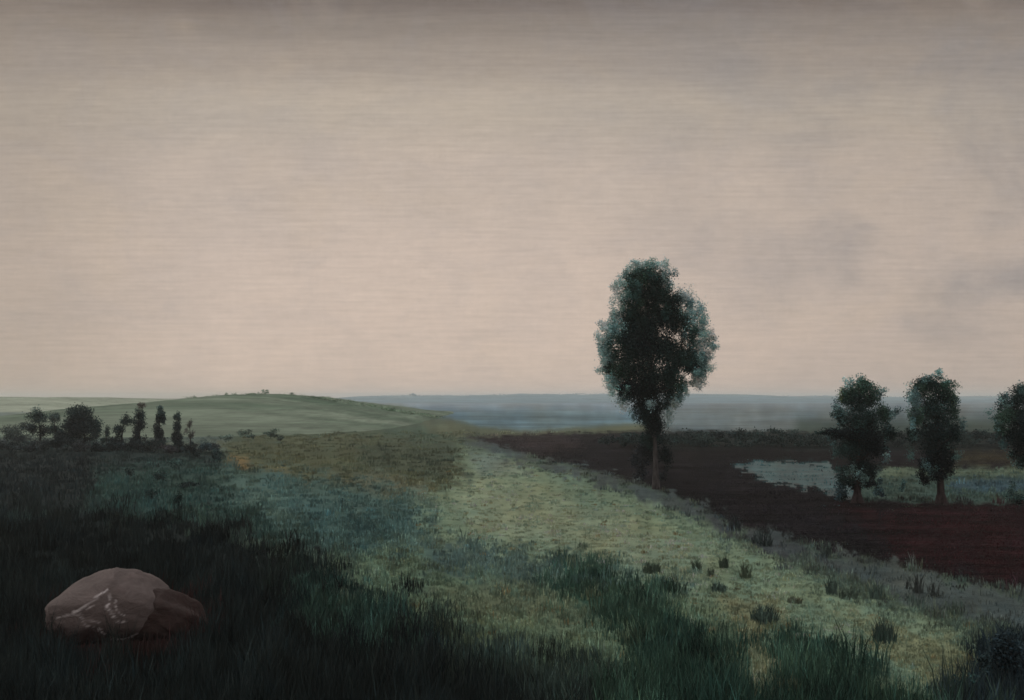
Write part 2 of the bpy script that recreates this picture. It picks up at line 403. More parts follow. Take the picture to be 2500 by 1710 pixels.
def tree(name, label, cat, base, clumps, trunk=None, bark=BARK_DARK, group=None, leaf=2.0, limbs=True, dens=1.0, trunk_name='trunk', crown_name='crown'):
    """base (col,row) on the ground; clumps in picture measure scaled at the tree's real distance; trunk (top row, radius px, lean px)"""
    x, y, z, s = world(*base)
    root = empty(name, (x, y, z - .05), label, cat, group)
    if trunk:
        ty, r, ln = trunk; hh = (base[1] - ty)
        main = [((ln * (t ** 1.3) + 0.4 * math.sin(t * 5)) * s, .3 * math.sin(t * 4) * s, hh * t * s, max(r * (1.45 - .5 * min(t * 9, 1) - .7 * t), .18 * r) * s) for t in np.linspace(0, 1, 9)]
        main[0] = (main[0][0], main[0][1], -.1, r * 1.8 * s)
        paths = [main]
        if limbs:
            for cl in clumps:
                cx, cy, rx, ry = cl[:4]; dep = (cl[6] if len(cl) > 6 else 0)
                if base[1] - cy < hh * .25 or cl[5] < 600: continue
                tt = min(max((base[1] - cy - ry * .9) / hh, .3), .92); j = int(tt * 8)
                m = np.array(main[j]); e = np.array(((cx - base[0]) * s, dep * s, (base[1] - cy) * s))
                mid = (m[:3] + e) / 2 + np.array((0, 0, -.06 * np.linalg.norm(e - m[:3])))
                paths.append([(*m[:3], m[3] * .5), (*mid, m[3] * .32), (*e, m[3] * .12)])
        Vt, Ft = tube_path(paths)
        mesh(trunk_name, Vt, Ft, bark, root, smooth=True)
    Vl, Fl, Cl = leaves(clumps, s, y, leaf * s, px0=base[0], py0=base[1], grow=1.14 if base[0] < 300 else 1.0, dens=dens * (2.2 if base[0] < 300 else 1))
    mesh(crown_name, Vl, Fl, LEAF, root, cols=Cl)
    return root

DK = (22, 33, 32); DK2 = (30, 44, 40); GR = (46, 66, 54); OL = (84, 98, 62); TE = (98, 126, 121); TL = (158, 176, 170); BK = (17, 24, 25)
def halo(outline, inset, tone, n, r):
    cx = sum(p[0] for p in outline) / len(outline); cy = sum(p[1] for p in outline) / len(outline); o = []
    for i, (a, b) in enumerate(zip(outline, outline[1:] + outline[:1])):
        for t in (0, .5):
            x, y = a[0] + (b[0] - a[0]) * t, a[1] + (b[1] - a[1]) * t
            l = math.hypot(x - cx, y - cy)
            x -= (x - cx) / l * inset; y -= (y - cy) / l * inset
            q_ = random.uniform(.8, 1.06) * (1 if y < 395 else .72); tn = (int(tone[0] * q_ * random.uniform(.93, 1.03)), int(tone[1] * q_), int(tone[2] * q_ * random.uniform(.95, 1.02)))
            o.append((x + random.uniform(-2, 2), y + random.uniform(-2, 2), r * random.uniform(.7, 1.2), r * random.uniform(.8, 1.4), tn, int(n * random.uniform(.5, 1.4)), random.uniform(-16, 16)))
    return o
MAIN_OUT = [(636,268),(650,264),(664,272),(670,288),(688,298),(700,310),(706,330),(712,348),(708,366),(698,378),(684,390),(672,402),(622,400),(610,388),(606,368),(600,350),(604,330),(612,314),(620,302),(620,286),(626,274)]
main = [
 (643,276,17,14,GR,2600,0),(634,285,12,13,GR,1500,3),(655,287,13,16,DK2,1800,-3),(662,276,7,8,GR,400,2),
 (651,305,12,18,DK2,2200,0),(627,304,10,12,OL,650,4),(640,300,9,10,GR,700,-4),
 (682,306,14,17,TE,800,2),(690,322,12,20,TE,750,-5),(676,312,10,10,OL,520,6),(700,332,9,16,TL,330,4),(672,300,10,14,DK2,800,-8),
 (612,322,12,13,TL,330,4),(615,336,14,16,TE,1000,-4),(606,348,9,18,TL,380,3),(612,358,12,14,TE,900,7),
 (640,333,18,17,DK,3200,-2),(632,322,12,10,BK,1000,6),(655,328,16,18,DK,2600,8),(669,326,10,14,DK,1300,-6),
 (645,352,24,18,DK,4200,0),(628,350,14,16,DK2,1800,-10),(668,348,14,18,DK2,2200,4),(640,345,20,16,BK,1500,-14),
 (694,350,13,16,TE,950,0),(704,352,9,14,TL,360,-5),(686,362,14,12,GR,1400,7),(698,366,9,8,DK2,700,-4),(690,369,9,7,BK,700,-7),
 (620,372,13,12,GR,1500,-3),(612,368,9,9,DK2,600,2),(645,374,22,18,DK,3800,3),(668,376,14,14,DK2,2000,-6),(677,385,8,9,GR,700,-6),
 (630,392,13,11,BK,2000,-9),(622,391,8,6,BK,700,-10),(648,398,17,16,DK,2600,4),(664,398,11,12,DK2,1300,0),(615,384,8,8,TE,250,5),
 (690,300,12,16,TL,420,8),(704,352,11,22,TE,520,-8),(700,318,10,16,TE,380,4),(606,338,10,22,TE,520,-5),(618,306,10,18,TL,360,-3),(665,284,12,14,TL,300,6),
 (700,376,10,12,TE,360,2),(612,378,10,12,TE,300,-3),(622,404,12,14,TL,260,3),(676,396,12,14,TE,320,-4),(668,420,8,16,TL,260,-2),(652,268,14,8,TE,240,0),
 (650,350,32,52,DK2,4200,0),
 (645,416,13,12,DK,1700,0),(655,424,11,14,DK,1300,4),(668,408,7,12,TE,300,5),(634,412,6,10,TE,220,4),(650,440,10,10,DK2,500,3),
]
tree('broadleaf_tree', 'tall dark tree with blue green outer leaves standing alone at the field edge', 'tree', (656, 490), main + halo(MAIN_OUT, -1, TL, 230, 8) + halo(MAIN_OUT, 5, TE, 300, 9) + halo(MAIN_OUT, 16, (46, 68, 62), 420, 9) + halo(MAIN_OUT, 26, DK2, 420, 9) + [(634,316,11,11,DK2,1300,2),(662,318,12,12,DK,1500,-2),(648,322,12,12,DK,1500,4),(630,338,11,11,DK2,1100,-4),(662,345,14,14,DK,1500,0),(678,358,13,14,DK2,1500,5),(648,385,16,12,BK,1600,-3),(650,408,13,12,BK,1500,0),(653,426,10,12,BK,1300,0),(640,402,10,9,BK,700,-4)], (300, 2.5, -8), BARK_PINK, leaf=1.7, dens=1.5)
tree('shrub', 'thin dusky shrub around the foot of the tall lone tree', 'shrub', (648, 484), [(640,458,10,18,(36,40,42),1300,-5),(650,450,10,12,(28,34,34),1100,-6),(664,456,8,16,(26,34,33),1000,-3),(640,474,8,9,(40,42,44),500,-4),(654,440,14,9,(24,32,31),1200,-4),(662,472,6,9,(30,34,34),260,-4)], None, leaf=1.9, crown_name='foliage')

G2_ = 0
G2 = 'trees standing behind the ploughed field on the right'
t1 = [(860,386,13,10,GR,1700,0),(850,394,12,12,GR,1200,3),(872,396,10,13,GR,1100,-3),(860,400,16,13,DK2,2400,2),(845,392,7,10,OL,250,3),
 (843,410,10,12,TE,500,4),(838,418,8,9,DK2,700,-3),(882,412,11,11,GR,1000,0),(862,418,20,15,DK2,2600,-4),(858,430,20,14,BK,2400,0),(836,432,14,6,BK,700,-4),(824,432,8,4,DK2,240,0),
 (862,446,19,16,DK,2600,3),(846,450,12,14,DK2,900,-5),(874,446,12,16,BK,1300,-3),(888,434,11,10,DK2,700,4),(860,466,14,13,DK,1400,0),(872,470,9,10,DK,700,2),(842,470,9,9,DK2,450,-3),(893,415,6,6,TE,160,2)]
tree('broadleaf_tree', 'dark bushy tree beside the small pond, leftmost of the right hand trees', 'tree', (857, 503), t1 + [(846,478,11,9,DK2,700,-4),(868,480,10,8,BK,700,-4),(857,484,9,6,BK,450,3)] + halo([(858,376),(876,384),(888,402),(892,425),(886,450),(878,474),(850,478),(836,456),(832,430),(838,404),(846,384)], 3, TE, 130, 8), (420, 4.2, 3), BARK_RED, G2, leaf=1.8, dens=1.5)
t2 = [(930,384,14,10,DK2,1500,0),(922,392,13,12,GR,1200,3),(944,390,12,13,GR,1200,-3),(938,396,14,12,DK2,1600,2),(916,400,8,12,TE,420,4),(955,398,7,10,OL,250,3),(928,378,12,6,TE,220,2),
 (932,412,20,15,DK2,2800,0),(914,414,10,12,GR,900,-3),(952,414,10,13,GR,900,3),(934,430,20,14,DK,2600,-4),(912,432,8,10,DK2,500,2),(956,432,9,10,DK2,600,0),
 (938,448,17,13,DK,2000,3),(940,462,13,12,BK,1500,0),(924,464,9,10,BK,600,-4),(934,474,12,8,BK,800,-3),(952,458,8,10,DK,400,3)]
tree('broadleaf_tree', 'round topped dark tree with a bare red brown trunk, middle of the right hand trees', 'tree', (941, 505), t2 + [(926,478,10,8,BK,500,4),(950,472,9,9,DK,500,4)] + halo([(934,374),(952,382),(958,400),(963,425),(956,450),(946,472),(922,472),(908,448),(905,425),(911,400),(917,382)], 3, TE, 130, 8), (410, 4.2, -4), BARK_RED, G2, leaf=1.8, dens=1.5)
t3 = [(1022,396,14,12,DK2,1600,0),(1010,404,12,12,DK2,1200,3),(1004,416,13,11,GR,1200,-3),(1024,414,18,14,DK,2200,0),(1000,428,9,9,GR,500,2),(1040,404,13,14,GR,1200,-3),(1048,420,14,14,DK2,1400,3),
 (1018,432,16,13,DK,1800,0),(1026,448,15,12,BK,1500,3),(1044,440,14,14,DK,1300,-3),(1018,462,9,9,DK2,500,0)]
tree('broadleaf_tree', 'dark tree cut by the right edge of the picture', 'tree', (1028, 506), t3 + halo([(1022,386),(1040,394),(1052,420),(1044,450),(1018,466),(1004,444),(992,424),(1000,402)], 3, TE, 120, 8), (420, 3.2, 2), BARK_RED, G2, leaf=1.8, dens=1.5)
def bush(name, label, base, cl, cat='bush', group=None, leaf=2.0): return tree(name, label, cat, base, cl, None, group=group, leaf=leaf, crown_name='foliage')
GB = 'bushes under the right hand trees'
bush('bush', 'blue green bush left of the trunk of the tree by the pond', (842, 502), [(841,488,9,11,(46,64,66),700),(846,496,8,6,DK2,350)], group=GB)
bush('bush', 'blue green bush right of the trunk of the tree by the pond', (877, 500), [(877,486,7,9,(58,78,76),450),(881,494,7,6,(50,62,66),260)], group=GB)
bush('bush', 'small dark bush standing on the green strip between the two right hand trees', (903, 492), [(903,484,5,7,(56,76,70),220)], group=GB)
bush('bush', 'dark bush on the bank at the right picture edge', (1012, 504), [(1010,492,9,9,(48,66,60),500),(1018,498,7,6,DK2,250)], group=GB)

# far left row
GL = 'small trees along the far left rise'
FT = (38, 52, 48); FD = (24, 32, 32); FX = (30, 41, 39)
tree('broadleaf_tree', 'round dark tree, first from the left in the far left row', 'tree', (40, 442), [(38,417,9,8,FT,500),(32,427,9,6,FX,350),(42,431,9,6,FD,300)], (420,1.0,-1), group=GL, leaf=1.7)
tree('broadleaf_tree', 'small greyish tree between the first round tree and the broad tree in the left row', 'tree', (55, 442), [(55,418,6,6,(54,66,60),260),(53,429,7,7,FT,280),(60,434,6,5,FX,200)], (420,.8,0), group=GL, leaf=1.6)
tree('broadleaf_tree', 'broadest of the far left trees, dark with a spreading crown', 'tree', (84, 450), [(80,413,11,8,FX,700),(70,424,9,8,FT,420),(92,422,9,9,FT,480),(82,425,14,11,FD,1300),(78,437,15,7,FD,900),(95,432,8,7,FX,330),(64,434,8,5,FD,300)], (412,1.2,-1), group=GL, leaf=1.7)
tree('broadleaf_tree', 'little thin tree just right of the broad tree in the left row', 'tree', (106, 448), [(107,431,4,6,FX,150),(105,440,5,4,FT,120)], (428,.7,0), group=GL, leaf=1.5)
tree('broadleaf_tree', 'leaning dark green tree left of the tall poplars', 'tree', (120, 450), [(126,421,7,7,FT,330),(121,431,7,7,FX,300),(116,441,7,6,FD,300)], (424,.9,4), group=GL, leaf=1.6)
tree('poplar', 'tall poplar with a wispy brown tip, leftmost of the three poplars', 'tree', (139, 450), [(140,406,4.5,6,(88,84,74),90),(139,416,6,8,FX,330),(139,428,6,9,FD,520),(138,440,7,7,FD,420)], (412,1,0), group=GL, leaf=1.6)
tree('poplar', 'narrow straight poplar with a flat top, middle of the three poplars', 'tree', (159, 449), [(161,411,4.5,5,FT,260),(160,420,4.6,7,FX,400),(159,431,5,8,FD,500),(160,441,5,6,FD,300)], (412,1,1), group=GL, leaf=1.6)
tree('poplar', 'shorter slender poplar, rightmost of the three poplars', 'tree', (178, 451), [(177,415,3.6,5,FT,150),(177,425,4,7,FX,300),(177,436,5,8,FD,450),(180,444,5,5,FD,260)], (414,.9,-1), group=GL, leaf=1.6)
tree('broadleaf_tree', 'faint reddish young tree right of the last poplar', 'tree', (190, 450), [(189,422,4,5,(84,84,74),90),(189,434,4.5,6,(70,68,62),130)], (420,.7,0), group=GL, leaf=1.4)
GS = 'small bushes along the edge of the far left rise'
sh = [('dark slanting bush below the rightmost poplar', (195, 457), [(191,446,5,6,FD,260),(195,453,5,4,FX,160)]),
 ('blue grey bush right of the slanting dark bush', (208, 454), [(206,446,6,5,(48,62,62),240),(212,448,4,4,(44,56,56),120)]),
 ('small dark bush at the left end of the olive field', (216, 462), [(216,454,5,6,(36,50,48),220)]),
 ('greyish bush at the far left picture edge', (18, 446), [(16,430,10,8,(62,70,64),300),(22,438,12,6,(48,54,52),350),(6,434,8,8,(46,56,52),260)]),
 ('low dark bush under the leaning tree', (100, 452), [(98,445,6,4,FD,200),(104,448,5,3,FX,120)]),
 ('low dark bush between the leftmost and middle poplars', (150, 452), [(149,443,6,5,(54,52,50),200),(147,448,7,3,FD,160)]),
 ('brownish bush between the middle and right poplars', (168, 455), [(168,448,7,5,(48,46,46),240)]),
 ('smoky bush on the skyline above the olive field', (243, 440), [(243,432,6,5,(72,84,72),160),(250,436,5,3,(66,78,68),90)]),
 ('dark spreading bush on the skyline of the olive field', (274, 441), [(273,433,7,4,(56,68,58),220),(280,437,5,3,(60,70,58),110)]),
 ('faint thorny bush at the left end of the olive skyline', (226, 442), [(226,437,6,4,(70,82,72),130)])]
for lb, b, cl in sh: bush('bush', lb, b, cl, group=GS, leaf=1.5)
hc = [(px, 446 + 3 * math.sin(px / 13) + (px - 100) * .02, random.uniform(6, 10), random.uniform(4, 6.5), random.choice([FD, FX, (40, 46, 44), (46, 48, 47)]), 210) for px in range(-60, 216, 8)]
bush('hedge', 'long low dark hedge running under the far left trees', (80, 452), hc, cat='hedge', leaf=1.5)
GD = 'dark bushes scattered on the green slope at left'
for lb, b, cl in [
 ('dark bush on the slope below the leftmost poplar', (133, 478), [(131,471,6,5,(36,46,42),220)]),
 ('short dark bush on the slope right of centre among the scattered bushes', (163, 482), [(161,474,7,5,(32,46,42),240)]),
 ('wide flat dark bush below the rightmost poplar', (192, 488), [(191,483,9,3,(28,38,36),260)]),
 ('dark bush in the middle of the green left slope', (150, 500), [(149,494,7,4,(30,44,40),240)]),
 ('tall dark bush at the foot of the green left slope', (182, 508), [(180,500,6,7,(26,42,38),260)]),
 ('blue green bush beside the edge of the olive field', (178, 470), [(177,463,8,5,(48,66,60),280)]),
 ]: bush('bush', lb, b, cl, group=GD, leaf=1.4)
# single trees on the skyline
x, y, z, s = 0, 0, 0, 0
def far_tree(label, px, d, top, bot, w, tone):
    s = d / F; x = (px - CX) * s; zb = H - (bot - HY) * s
    root = empty('broadleaf_tree', (x, d, zb), label, 'tree', 'tiny trees on the skyline')
    hpx = bot - top
    Vt, Ft = tube_path([[(0, 0, -.6, .5 * s), (0, 0, hpx * .6 * s, .3 * s)]], 6); mesh('trunk', Vt, Ft, BARK_DARK, root)
    Vl, Fl, Cl = leaves([(0, -hpx * .62, w, hpx * .42, tone, 120), (w * .4, -hpx * .4, w * .7, hpx * .3, tone, 60)], s, d, 1.2 * s)
    mesh('crown', Vl, Fl, LEAF, root, cols=Cl)
far_tree('tiny round tree on top of the green hill', 265, 262, 388.5, 394.5, 4, (86, 104, 84))
far_tree('tiny pale tree on the blue horizon in the middle', 413, 1480, 393, 397, 3.5, (110, 130, 132))

# far wood on the right, one mass
cl = []
for k in range(260):
    px = random.uniform(600, 1120); t = (px - 560) / 560
    cl.append((px, 439 + random.uniform(-6 * min(t * 4, 1), 4), random.uniform(6, 14), random.uniform(3.5, 7), random.choice([(26,37,34),(30,41,37),(22,31,30),(36,46,42)]), 150, random.uniform(-30, 30)))
x0, y0, z0, s0 = world(840, 446)
Vl, Fl, Cl = leaves(cl, s0, y0, 1.9 * s0, px0=840, py0=446)
o = mesh('far_wood', Vl, Fl, LEAF, cols=Cl); o.location = (x0, y0, z0)
tag(o, 'low dark wood along the back of the ploughed field', 'wood', kind='stuff')

def scrub(name, label, d, profile, n, rx, ry, tones, cnt):
    s = d / F; c_ = []
    for k in range(n):
        px = random.uniform(profile[0][0], profile[-1][0])
        py = float(np.interp(px, [p[0] for p in profile], [p[1] for p in profile]))
        c_.append((px, py + random.uniform(-1, 2.2), random.uniform(*rx), random.uniform(*ry), random.choice(tones), cnt, random.uniform(-14, 14)))
    Vl, Fl, Cl = leaves(c_, s, d, 1.1 * s, px0=CX, py0=HY)
    Vl, Fl, Cl = Vl, Fl, Cl
    o = mesh(name, Vl, Fl, LEAF, cols=Cl); o.location = (0, d, H)
    return tag(o, label, 'scrub', kind='stuff')
scrub('hill_scrub', 'low green scrub along the top of the green hill', 258, [(170,402),(200,398.3),(262,394.6),(300,396.2),(335,400.2),(365,406),(410,413.5),(450,421),(490,428)], 190, (4, 13), (1.2, 3.4), [(70,92,66),(90,106,84),(54,76,56),(108,118,98)], 120)
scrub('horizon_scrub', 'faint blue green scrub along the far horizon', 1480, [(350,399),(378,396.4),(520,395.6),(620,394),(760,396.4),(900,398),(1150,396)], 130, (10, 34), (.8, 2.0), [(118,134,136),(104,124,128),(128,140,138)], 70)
# ------------------------------------------------------------------ single grass tufts
def tuft(label, base, hpx, wpx, tone, n=90, group='grass tufts standing out in the pale meadow', lean=.35):
    x, y, z, s = world(*base)
    r = np.sqrt(R.random(n)) * wpx * s / 2; a = R.uniform(0, 2 * math.pi, n)
    bx, by = np.cos(a) * r, np.sin(a) * r
    h = hpx * s * R.uniform(.2, 1.0, n) * (1 - .4 * (r / (wpx * s / 2)) ** 2)
    c = alb(tuple(.5 * a_ + .5 * b_ for a_, b_ in zip(tone, (96, 106, 88))) if 'pale meadow' in group else tone, 1.4) * np.exp(R.normal(0, .25, (n, 1)))
    V_, T_, C_ = blades(bx, by, np.zeros(n), h, R.uniform(.9, 1.8, n) * s, np.full(n, lean) * R.uniform(.3, 1.4, n), c)
    o = mesh('grass_tuft', V_, T_, GRASS, cols=C_); o.location = (x, y, z)
    return tag(o, label, 'grass tuft', group)
T1 = (52, 68, 48)
for a in [
 ('square dark olive tuft, leftmost of the tufts in the pale meadow', (652, 573), 17, 16, T1, 150),
 ('slim pointed tuft, tallest in the row right of the square tuft', (697, 571), 20, 8, T1, 70),
 ('short blunt tuft between the slim and the leaning tuft', (711, 575), 13, 8, (76,88,64), 60),
 ('leaning tuft right of the slim pointed tuft', (724, 567), 18, 9, T1, 80),
 ('upright olive tuft at the right end of the tuft row', (745, 577), 22, 10, (72,84,58), 90),
 ('low dark tuft under the row of pointed tufts', (718, 590), 14, 16, (44,66,58), 110),
 ('spreading spiky dark tuft in the pale grass below the tuft row', (764, 620), 27, 26, (34,54,48), 190),
 ('small brown tuft right of the spreading spiky tuft', (794, 600), 10, 14, (76,78,56), 60),
 ('tall narrow blue green tuft beside the grey verge', (832, 592), 26, 10, (56,76,68), 90),
 ('faint wide tuft right of the tall narrow one', (848, 596), 18, 16, (66,82,66), 100),
 ('blue green tuft halfway along the grey verge', (876, 596), 22, 14, (52,72,66), 110),
 ('dark tuft standing clear in the lower right meadow', (884, 640), 34, 22, (36,56,50), 190),
 ]: tuft(*a)
for a in [
 ('pale spiky tuft against the brown field left of the verge bend', (826, 556), 24, 12, (64,74,66), 50),
 ('pale tall tuft against the red brown field', (918, 592), 30, 9, (66,70,64), 40),
 ('pale leaning tuft against the red brown field', (934, 596), 26, 12, (66,70,64), 40),
 ('short pale tuft against the red brown field, leftmost of three', (908, 588), 16, 8, (62,66,60), 30),
 ('dark upright tuft at the corner of the brown field', (735, 530), 22, 12, (50,56,54), 50),
 ('dark wide tuft below the corner of the brown field', (762, 545), 24, 20, (52,60,56), 70),
 ]: tuft(*a, group='grass tufts along the edge of the ploughed field')
bush('bush', 'dark leafy bush at the lower right corner', (1006, 690), [(1006,652,17,20,(30,40,42),2200),(1018,676,16,18,(26,34,36),1800),(985,665,9,14,(34,46,46),600)], group='bushes in the lower right corner', leaf=3.6)
bush('bush', 'lower dark bush left of the corner bush', (968, 702), [(966,684,15,14,(32,50,46),1300),(980,694,14,10,(26,38,38),900)], group='bushes in the lower right corner', leaf=3.6)

# ------------------------------------------------------------------ boulders
def rock_mat(name, c0, c1, highlight=None):
    m, nt, b = new_mat(name)
    tc = N(nt, 'ShaderNodeTexCoord')
    at = N(nt, 'ShaderNodeAttribute', attribute_name='tone')
    mp = N(nt, 'ShaderNodeMapping'); mp.inputs['Scale'].default_value = (1, 1, 2.2); mp.inputs['Rotation'].default_value = (0, .45, 0)
    nt.links.new(tc.outputs['Object'], mp.inputs[0])
    n1 = N(nt, 'ShaderNodeTexNoise'); n1.inputs['Scale'].default_value = 2.2; n1.inputs['Detail'].default_value = 10; n1.inputs['Roughness'].default_value = .72; n1.inputs['Distortion'].default_value = 1.0
    nt.links.new(mp.outputs[0], n1.inputs['Vector'])
    f = math_(nt, 'MULTIPLY_ADD', n1.outputs[0], 1.0, .5)
    vm = N(nt, 'ShaderNodeVectorMath', operation='SCALE'); nt.links.new(at.outputs['Color'], vm.inputs[0]); nt.links.new(f, vm.inputs['Scale'])
    nt.links.new(vm.outputs[0], b.inputs['Base Color'])
    b.inputs['Roughness'].default_value = .75; b.inputs['Specular IOR Level'].default_value = .25
    bp = N(nt, 'ShaderNodeBump'); bp.inputs['Strength'].default_value = .7; bp.inputs['Distance'].default_value = .12
    nt.links.new(n1.outputs[0], bp.inputs['Height']); nt.links.new(bp.outputs[0], b.inputs['Normal'])
    return m
ROCK = rock_mat('rock', None, None)
def rock(name, label, cpx, rx, rz, ry, tone, rim, seed, highlights=(), cut=(), rough=1.0):
    x, y, z, s = world(*cpx)
    nu, nv = 150, 90
    u = np.linspace(0, 2 * math.pi, nu, endpoint=False); v = np.linspace(-math.pi / 2, math.pi / 2, nv)
    U, Vv = np.meshgrid(u, v)
    def sp(a, e): return np.sign(a) * np.abs(a) ** e
    dx, dy, dz = np.cos(Vv) * np.cos(U), np.cos(Vv) * np.sin(U), np.sin(Vv)
    nz = 1 + .16 * rough * fbm(dx * 1.7 + 9 + dz, dy * 1.7 + dz * 1.3, seed, 2) + .06 * fbm(dx * 6 + dz * 3, dy * 6 - dz * 5, seed + 5, 3)
    X_, Y_, Z_ = dx * nz, dy * nz, dz * nz
    for (nx, ny, nz_, off) in cut:                       # flat broken faces
        n_ = np.array([nx, ny, nz_], float); n_ /= np.linalg.norm(n_)
        t = X_ * n_[0] + Y_ * n_[1] + Z_ * n_[2] - off
        t = np.where(t > 0, t * .62, 0)
        X_ -= t * n_[0]; Y_ -= t * n_[1]; Z_ -= t * n_[2]
    P = np.stack([X_ * rx * s, Y_ * ry * s, (Z_ * rz + rz * .55) * s], -1).reshape(-1, 3)
    # tone: weathered pale top, reddish earth stain round the foot
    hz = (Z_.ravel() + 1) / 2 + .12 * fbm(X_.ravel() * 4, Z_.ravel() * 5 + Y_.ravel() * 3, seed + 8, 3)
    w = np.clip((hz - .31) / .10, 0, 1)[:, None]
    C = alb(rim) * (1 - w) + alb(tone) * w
    C = C * np.exp(.22 * fbm(X_.ravel() * 3 + Y_.ravel(), Z_.ravel() * 6 - X_.ravel() * 3, seed + 2, 3))[:, None]
    for (pts, wd, k) in highlights:                           # pale highlight strokes painted into the vertex colour, (x,z) on the near side
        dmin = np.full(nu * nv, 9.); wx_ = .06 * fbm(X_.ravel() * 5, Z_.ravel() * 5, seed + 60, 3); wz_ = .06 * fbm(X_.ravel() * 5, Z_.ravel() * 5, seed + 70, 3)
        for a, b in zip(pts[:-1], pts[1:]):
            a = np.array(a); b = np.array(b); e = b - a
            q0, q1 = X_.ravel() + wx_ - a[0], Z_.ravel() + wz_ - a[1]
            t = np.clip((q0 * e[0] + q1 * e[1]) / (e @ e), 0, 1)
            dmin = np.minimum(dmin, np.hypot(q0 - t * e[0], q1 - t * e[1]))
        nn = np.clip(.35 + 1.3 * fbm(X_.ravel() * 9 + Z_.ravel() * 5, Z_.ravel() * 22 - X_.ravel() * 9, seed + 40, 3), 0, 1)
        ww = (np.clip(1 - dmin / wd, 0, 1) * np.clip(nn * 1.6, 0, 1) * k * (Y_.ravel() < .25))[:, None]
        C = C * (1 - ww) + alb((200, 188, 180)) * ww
    i = (np.arange(nv - 1)[:, None] * nu + np.arange(nu)[None, :]).ravel()
    j = (np.arange(nv - 1)[:, None] * nu + (np.arange(nu)[None, :] + 1) % nu).ravel()
    Fr = np.stack([i, j, j + nu, i + nu], 1)
    o = mesh(name, P, Fr, ROCK, cols=np.clip(C, .003, .6), smooth=True); o.location = (x, y, z)
    return tag(o, label, 'rock', 'rocks in the dark grass')
rock('boulder', 'large smooth mauve brown boulder with pale streaks of painted light in the dark grass', (110, 636), 64, 43, 46, (79, 67, 62), (34, 17, 15), 12,
     highlights=[([(-.28,.12),(-.05,.38),(.16,.62)], .03, .9), ([(-.2,.10),(.02,.32)], .025, .6), ([(.20,.5),(.24,.25),(.34,.02),(.46,-.08)], .03, .9), ([(.28,.45),(.36,.2),(.5,.05)], .02, .6), ([(-.2,.05),(-.05,-.15),(.15,-.2)], .02, .5), ([(-.3,.12),(-.1,.0),(.1,-.05)], .03, .4), ([(.1,-.2),(.22,-.42),(.42,-.5),(.6,-.4)], .02, .6), ([(.14,-.28),(.28,-.48),(.5,-.54)], .018, .5), ([(-.6,-.02),(-.3,.1)], .03, .4)],
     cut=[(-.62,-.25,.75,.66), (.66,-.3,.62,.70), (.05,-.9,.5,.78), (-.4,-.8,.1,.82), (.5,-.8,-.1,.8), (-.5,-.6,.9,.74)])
rock('boulder', 'small rough dark red rock against the right side of the large boulder', (166, 636), 37, 27, 34, (40, 24, 20), (26, 14, 13), 35, cut=[(.75,-.3,.6,.5), (-.3,-.7,.5,.7), (.2,-.95,.1,.7), (.9,-.5,-.1,.75)], rough=2.2)
tuftk = [('low reddish grass tuft at the right foot of the boulders', (196, 636), 8, 20, (54,36,30), 60)]
for a in (): tuft(*a, group='grass tufts round the boulders')

# ------------------------------------------------------------------ haze
hv = [(-5200, -400, -2), (5200, -400, -2), (5200, 6900, -2), (-5200, 6900, -2), (-5200, -400, 24), (5200, -400, 24), (5200, 6900, 24), (-5200, 6900, 24)]
hf = [(0, 3, 2, 1), (4, 5, 6, 7), (0, 1, 5, 4), (1, 2, 6, 5), (2, 3, 7, 6), (3, 0, 4, 7)]
hm = bpy.data.materials.new('haze_air'); hm.use_nodes = True; nt = hm.node_tree; nt.nodes.clear()
out = N(nt, 'ShaderNodeOutputMaterial'); pv = N(nt, 'ShaderNodeVolumePrincipled')
pv.inputs['Color'].default_value = (.93, .93, .90, 1); pv.inputs['Density'].default_value = .00035; pv.inputs['Anisotropy'].default_value = .2
nt.links.new(pv.outputs[0], out.inputs['Volume'])
tag(mesh('haze', hv, hf, hm), kind='stuff')

# ------------------------------------------------------------------ sky
SUN_EL, SUN_AZ = math.radians(48), math.radians(-60)
w = bpy.data.worlds.new('World'); sc.world = w; w.use_nodes = True; nt = w.node_tree
bg = nt.nodes['Background']
tc = N(nt, 'ShaderNodeTexCoord'); sep = N(nt, 'ShaderNodeSeparateXYZ'); nt.links.new(tc.outputs['Generated'], sep.inputs[0])
# cloud bands run from left to right in one high flat layer: bearing U and band height V
ay = math_(nt, 'MAXIMUM', math_(nt, 'ABSOLUTE', sep.outputs[1]), .05)
az = math_(nt, 'DIVIDE', sep.outputs[0], ay); el = math_(nt, 'DIVIDE', sep.outputs[2], ay)
cr = N(nt, 'ShaderNodeValToRGB'); cr.color_ramp.interpolation = 'EASE'
stops = [(-.2,(150,138,124)),(0,(207,186,171)),(.04,(208,188,173)),(.14,(206,187,172)),(.24,(199,182,167)),(.32,(187,173,157)),(.375,(162,149,136)),(.41,(142,130,118)),(.436,(120,108,98)),(.50,(140,130,120)),(.66,None),(1.5,None)]
mn, mx = -.2, 1.5
E = cr.color_ramp.elements
while len(E) < len(stops): E.new(.5)
for k, (p, c) in enumerate(stops):
    E[k].position = (p - mn) / (mx - mn)
    v = lin(c) if c else (np.array((.80, .79, .77)) if p < 1 else np.array((1.15, 1.15, 1.13)))
    E[k].color = (*v, 1)
nt.links.new(math_(nt, 'MULTIPLY_ADD', el, 1 / (mx - mn), -mn / (mx - mn)), cr.inputs[0])
def comb(a, b):
    c = N(nt, 'ShaderNodeCombineXYZ'); nt.links.new(a, c.inputs[0]); nt.links.new(b, c.inputs[1]); return c.outputs[0]
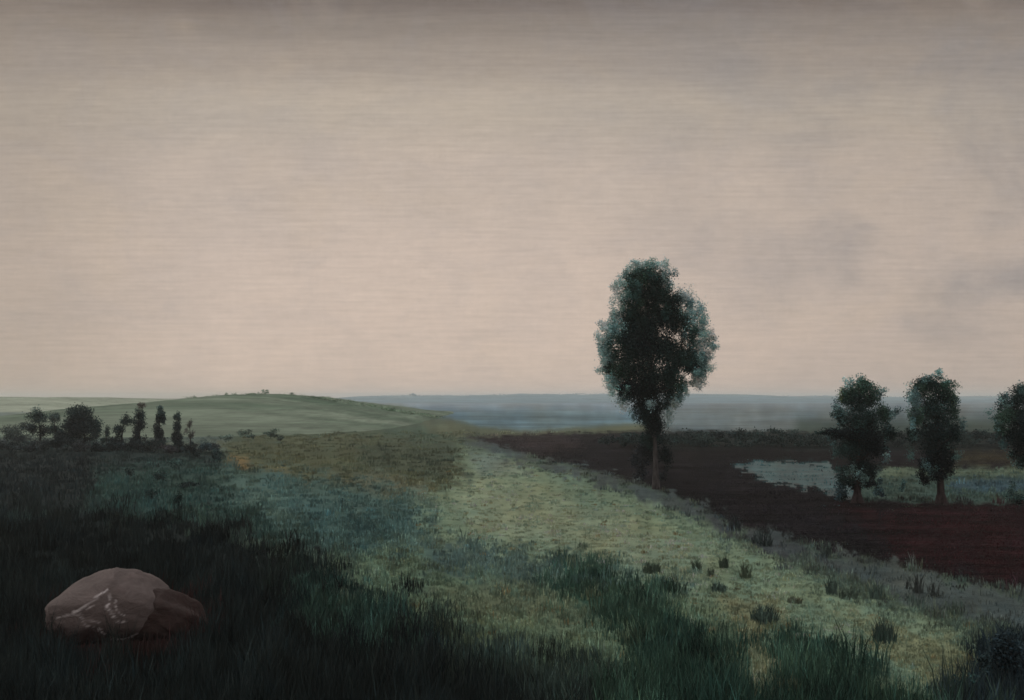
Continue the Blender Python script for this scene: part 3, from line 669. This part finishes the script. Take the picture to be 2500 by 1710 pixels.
def noise(sx, sy, scale, det=5, rough=.6, dist_=0.3, off=0.0):
    n = N(nt, 'ShaderNodeTexNoise'); n.inputs['Scale'].default_value = scale; n.inputs['Detail'].default_value = det
    n.inputs['Roughness'].default_value = rough; n.inputs['Distortion'].default_value = dist_
    nt.links.new(comb(math_(nt, 'MULTIPLY_ADD', az, sx, off), math_(nt, 'MULTIPLY', el, sy)), n.inputs['Vector']); return n.outputs[0]
def smooth(v, a, b):
    m = N(nt, 'ShaderNodeMapRange', interpolation_type='SMOOTHSTEP'); nt.links.new(v, m.inputs[0])
    m.inputs[1].default_value = a; m.inputs[2].default_value = b; return m.outputs[0]
def mix(f, a, b, mode='MIX'):
    m = N(nt, 'ShaderNodeMix', data_type='RGBA', blend_type=mode)
    if isinstance(f, (int, float)): m.inputs[0].default_value = f
    else: nt.links.new(f, m.inputs[0])
    for i, v in ((6, a), (7, b)):
        if isinstance(v, tuple): m.inputs[i].default_value = (*v, 1)
        else: nt.links.new(v, m.inputs[i])
    return m.outputs[2]
# grey-blue cloud masses, thicker to the right
right = smooth(az, .02, .52)
cl1 = smooth(noise(1.0, 1.5, 4.2, 5, .55, .4, 3.3), .38, .70)
low = smooth(el, .02, .12)
f1 = math_(nt, 'MULTIPLY', cl1, math_(nt, 'MULTIPLY', math_(nt, 'MULTIPLY_ADD', right, .85, .22), math_(nt, 'MULTIPLY_ADD', low, .75, .25)))
col = mix(math_(nt, 'MULTIPLY', f1, .66), cr.outputs[0], tuple(lin((130, 130, 133))))
col = mix(math_(nt, 'MULTIPLY', right, .30), col, tuple(lin((140, 131, 124))))
lft = smooth(math_(nt, 'MULTIPLY', az, -1.0), .30, .56)
col = mix(math_(nt, 'MULTIPLY', lft, .45), col, tuple(lin((150, 137, 123))))
m1 = noise(1.0, 1.6, 11, 6, .62, .8, 21.0)
col = mix(smooth(m1, .40, .68), col, mix(.12, col, tuple(lin((150, 146, 148)))))
# warm glow patches
w1 = smooth(noise(1.0, 1.2, 6, 3, .5, .3, 11.0), .52, .75)
col = mix(math_(nt, 'MULTIPLY', w1, .18), col, tuple(lin((206, 184, 158))))
# thin streaky stratus
s1 = noise(14, 270, 1.0, 3, .6, 0.0); s2 = noise(60, 120, 1.0, 4, .7, 0.0, 5.0); s3 = noise(260, 40, 1.0, 2, .6, 0, 2.0)
f = math_(nt, 'ADD', math_(nt, 'MULTIPLY_ADD', s1, .26, .87), math_(nt, 'MULTIPLY_ADD', s2, .20, -.10))
f = math_(nt, 'ADD', f, math_(nt, 'MULTIPLY_ADD', s3, .06, -.03))
vm = N(nt, 'ShaderNodeVectorMath', operation='SCALE'); nt.links.new(col, vm.inputs[0]); nt.links.new(f, vm.inputs['Scale'])
sky = N(nt, 'ShaderNodeTexSky', sky_type='NISHITA'); sky.sun_disc = False; sky.sun_elevation = SUN_EL; sky.sun_rotation = SUN_AZ
sk = N(nt, 'ShaderNodeVectorMath', operation='SCALE'); nt.links.new(sky.outputs[0], sk.inputs[0]); sk.inputs['Scale'].default_value = .08
col = mix(.04, vm.outputs[0], sk.outputs[0])
nt.links.new(col, bg.inputs['Color']); bg.inputs['Strength'].default_value = 1.0

sun = bpy.data.lights.new('sun', 'SUN'); sun.energy = .8; sun.angle = math.radians(20); sun.color = (1, .95, .88)
so = bpy.data.objects.new('sun', sun); COL.objects.link(so)
from mathutils import Vector
dv = Vector((math.sin(SUN_AZ) * math.cos(SUN_EL), math.cos(SUN_AZ) * math.cos(SUN_EL), math.sin(SUN_EL)))
so.rotation_euler = dv.to_track_quat('Z', 'Y').to_euler()

# ------------------------------------------------------------------ camera
cam = bpy.data.cameras.new('camera'); cam.sensor_width = 36; cam.lens = F / 1024 * 36
cam.shift_y = (HY - 350) / 1024; cam.clip_end = 20000; cam.clip_start = .1
co = bpy.data.objects.new('camera', cam); COL.objects.link(co); co.location = (0, 0, H); co.rotation_euler = (math.pi / 2, 0, 0)
sc.camera = co
sc.view_settings.view_transform = 'Standard'; sc.view_settings.look = 'None'; sc.view_settings.exposure = 0; sc.view_settings.gamma = 1
sc.cycles.max_bounces = 5; sc.cycles.diffuse_bounces = 3; sc.cycles.volume_bounces = 1; sc.cycles.transparent_max_bounces = 8
sc.cycles.use_denoising = True
try: sc.cycles.denoiser = 'OPENIMAGEDENOISE'
except Exception: pass
sc.cycles.pixel_filter_type = 'BLACKMAN_HARRIS'; sc.cycles.filter_width = 1.6
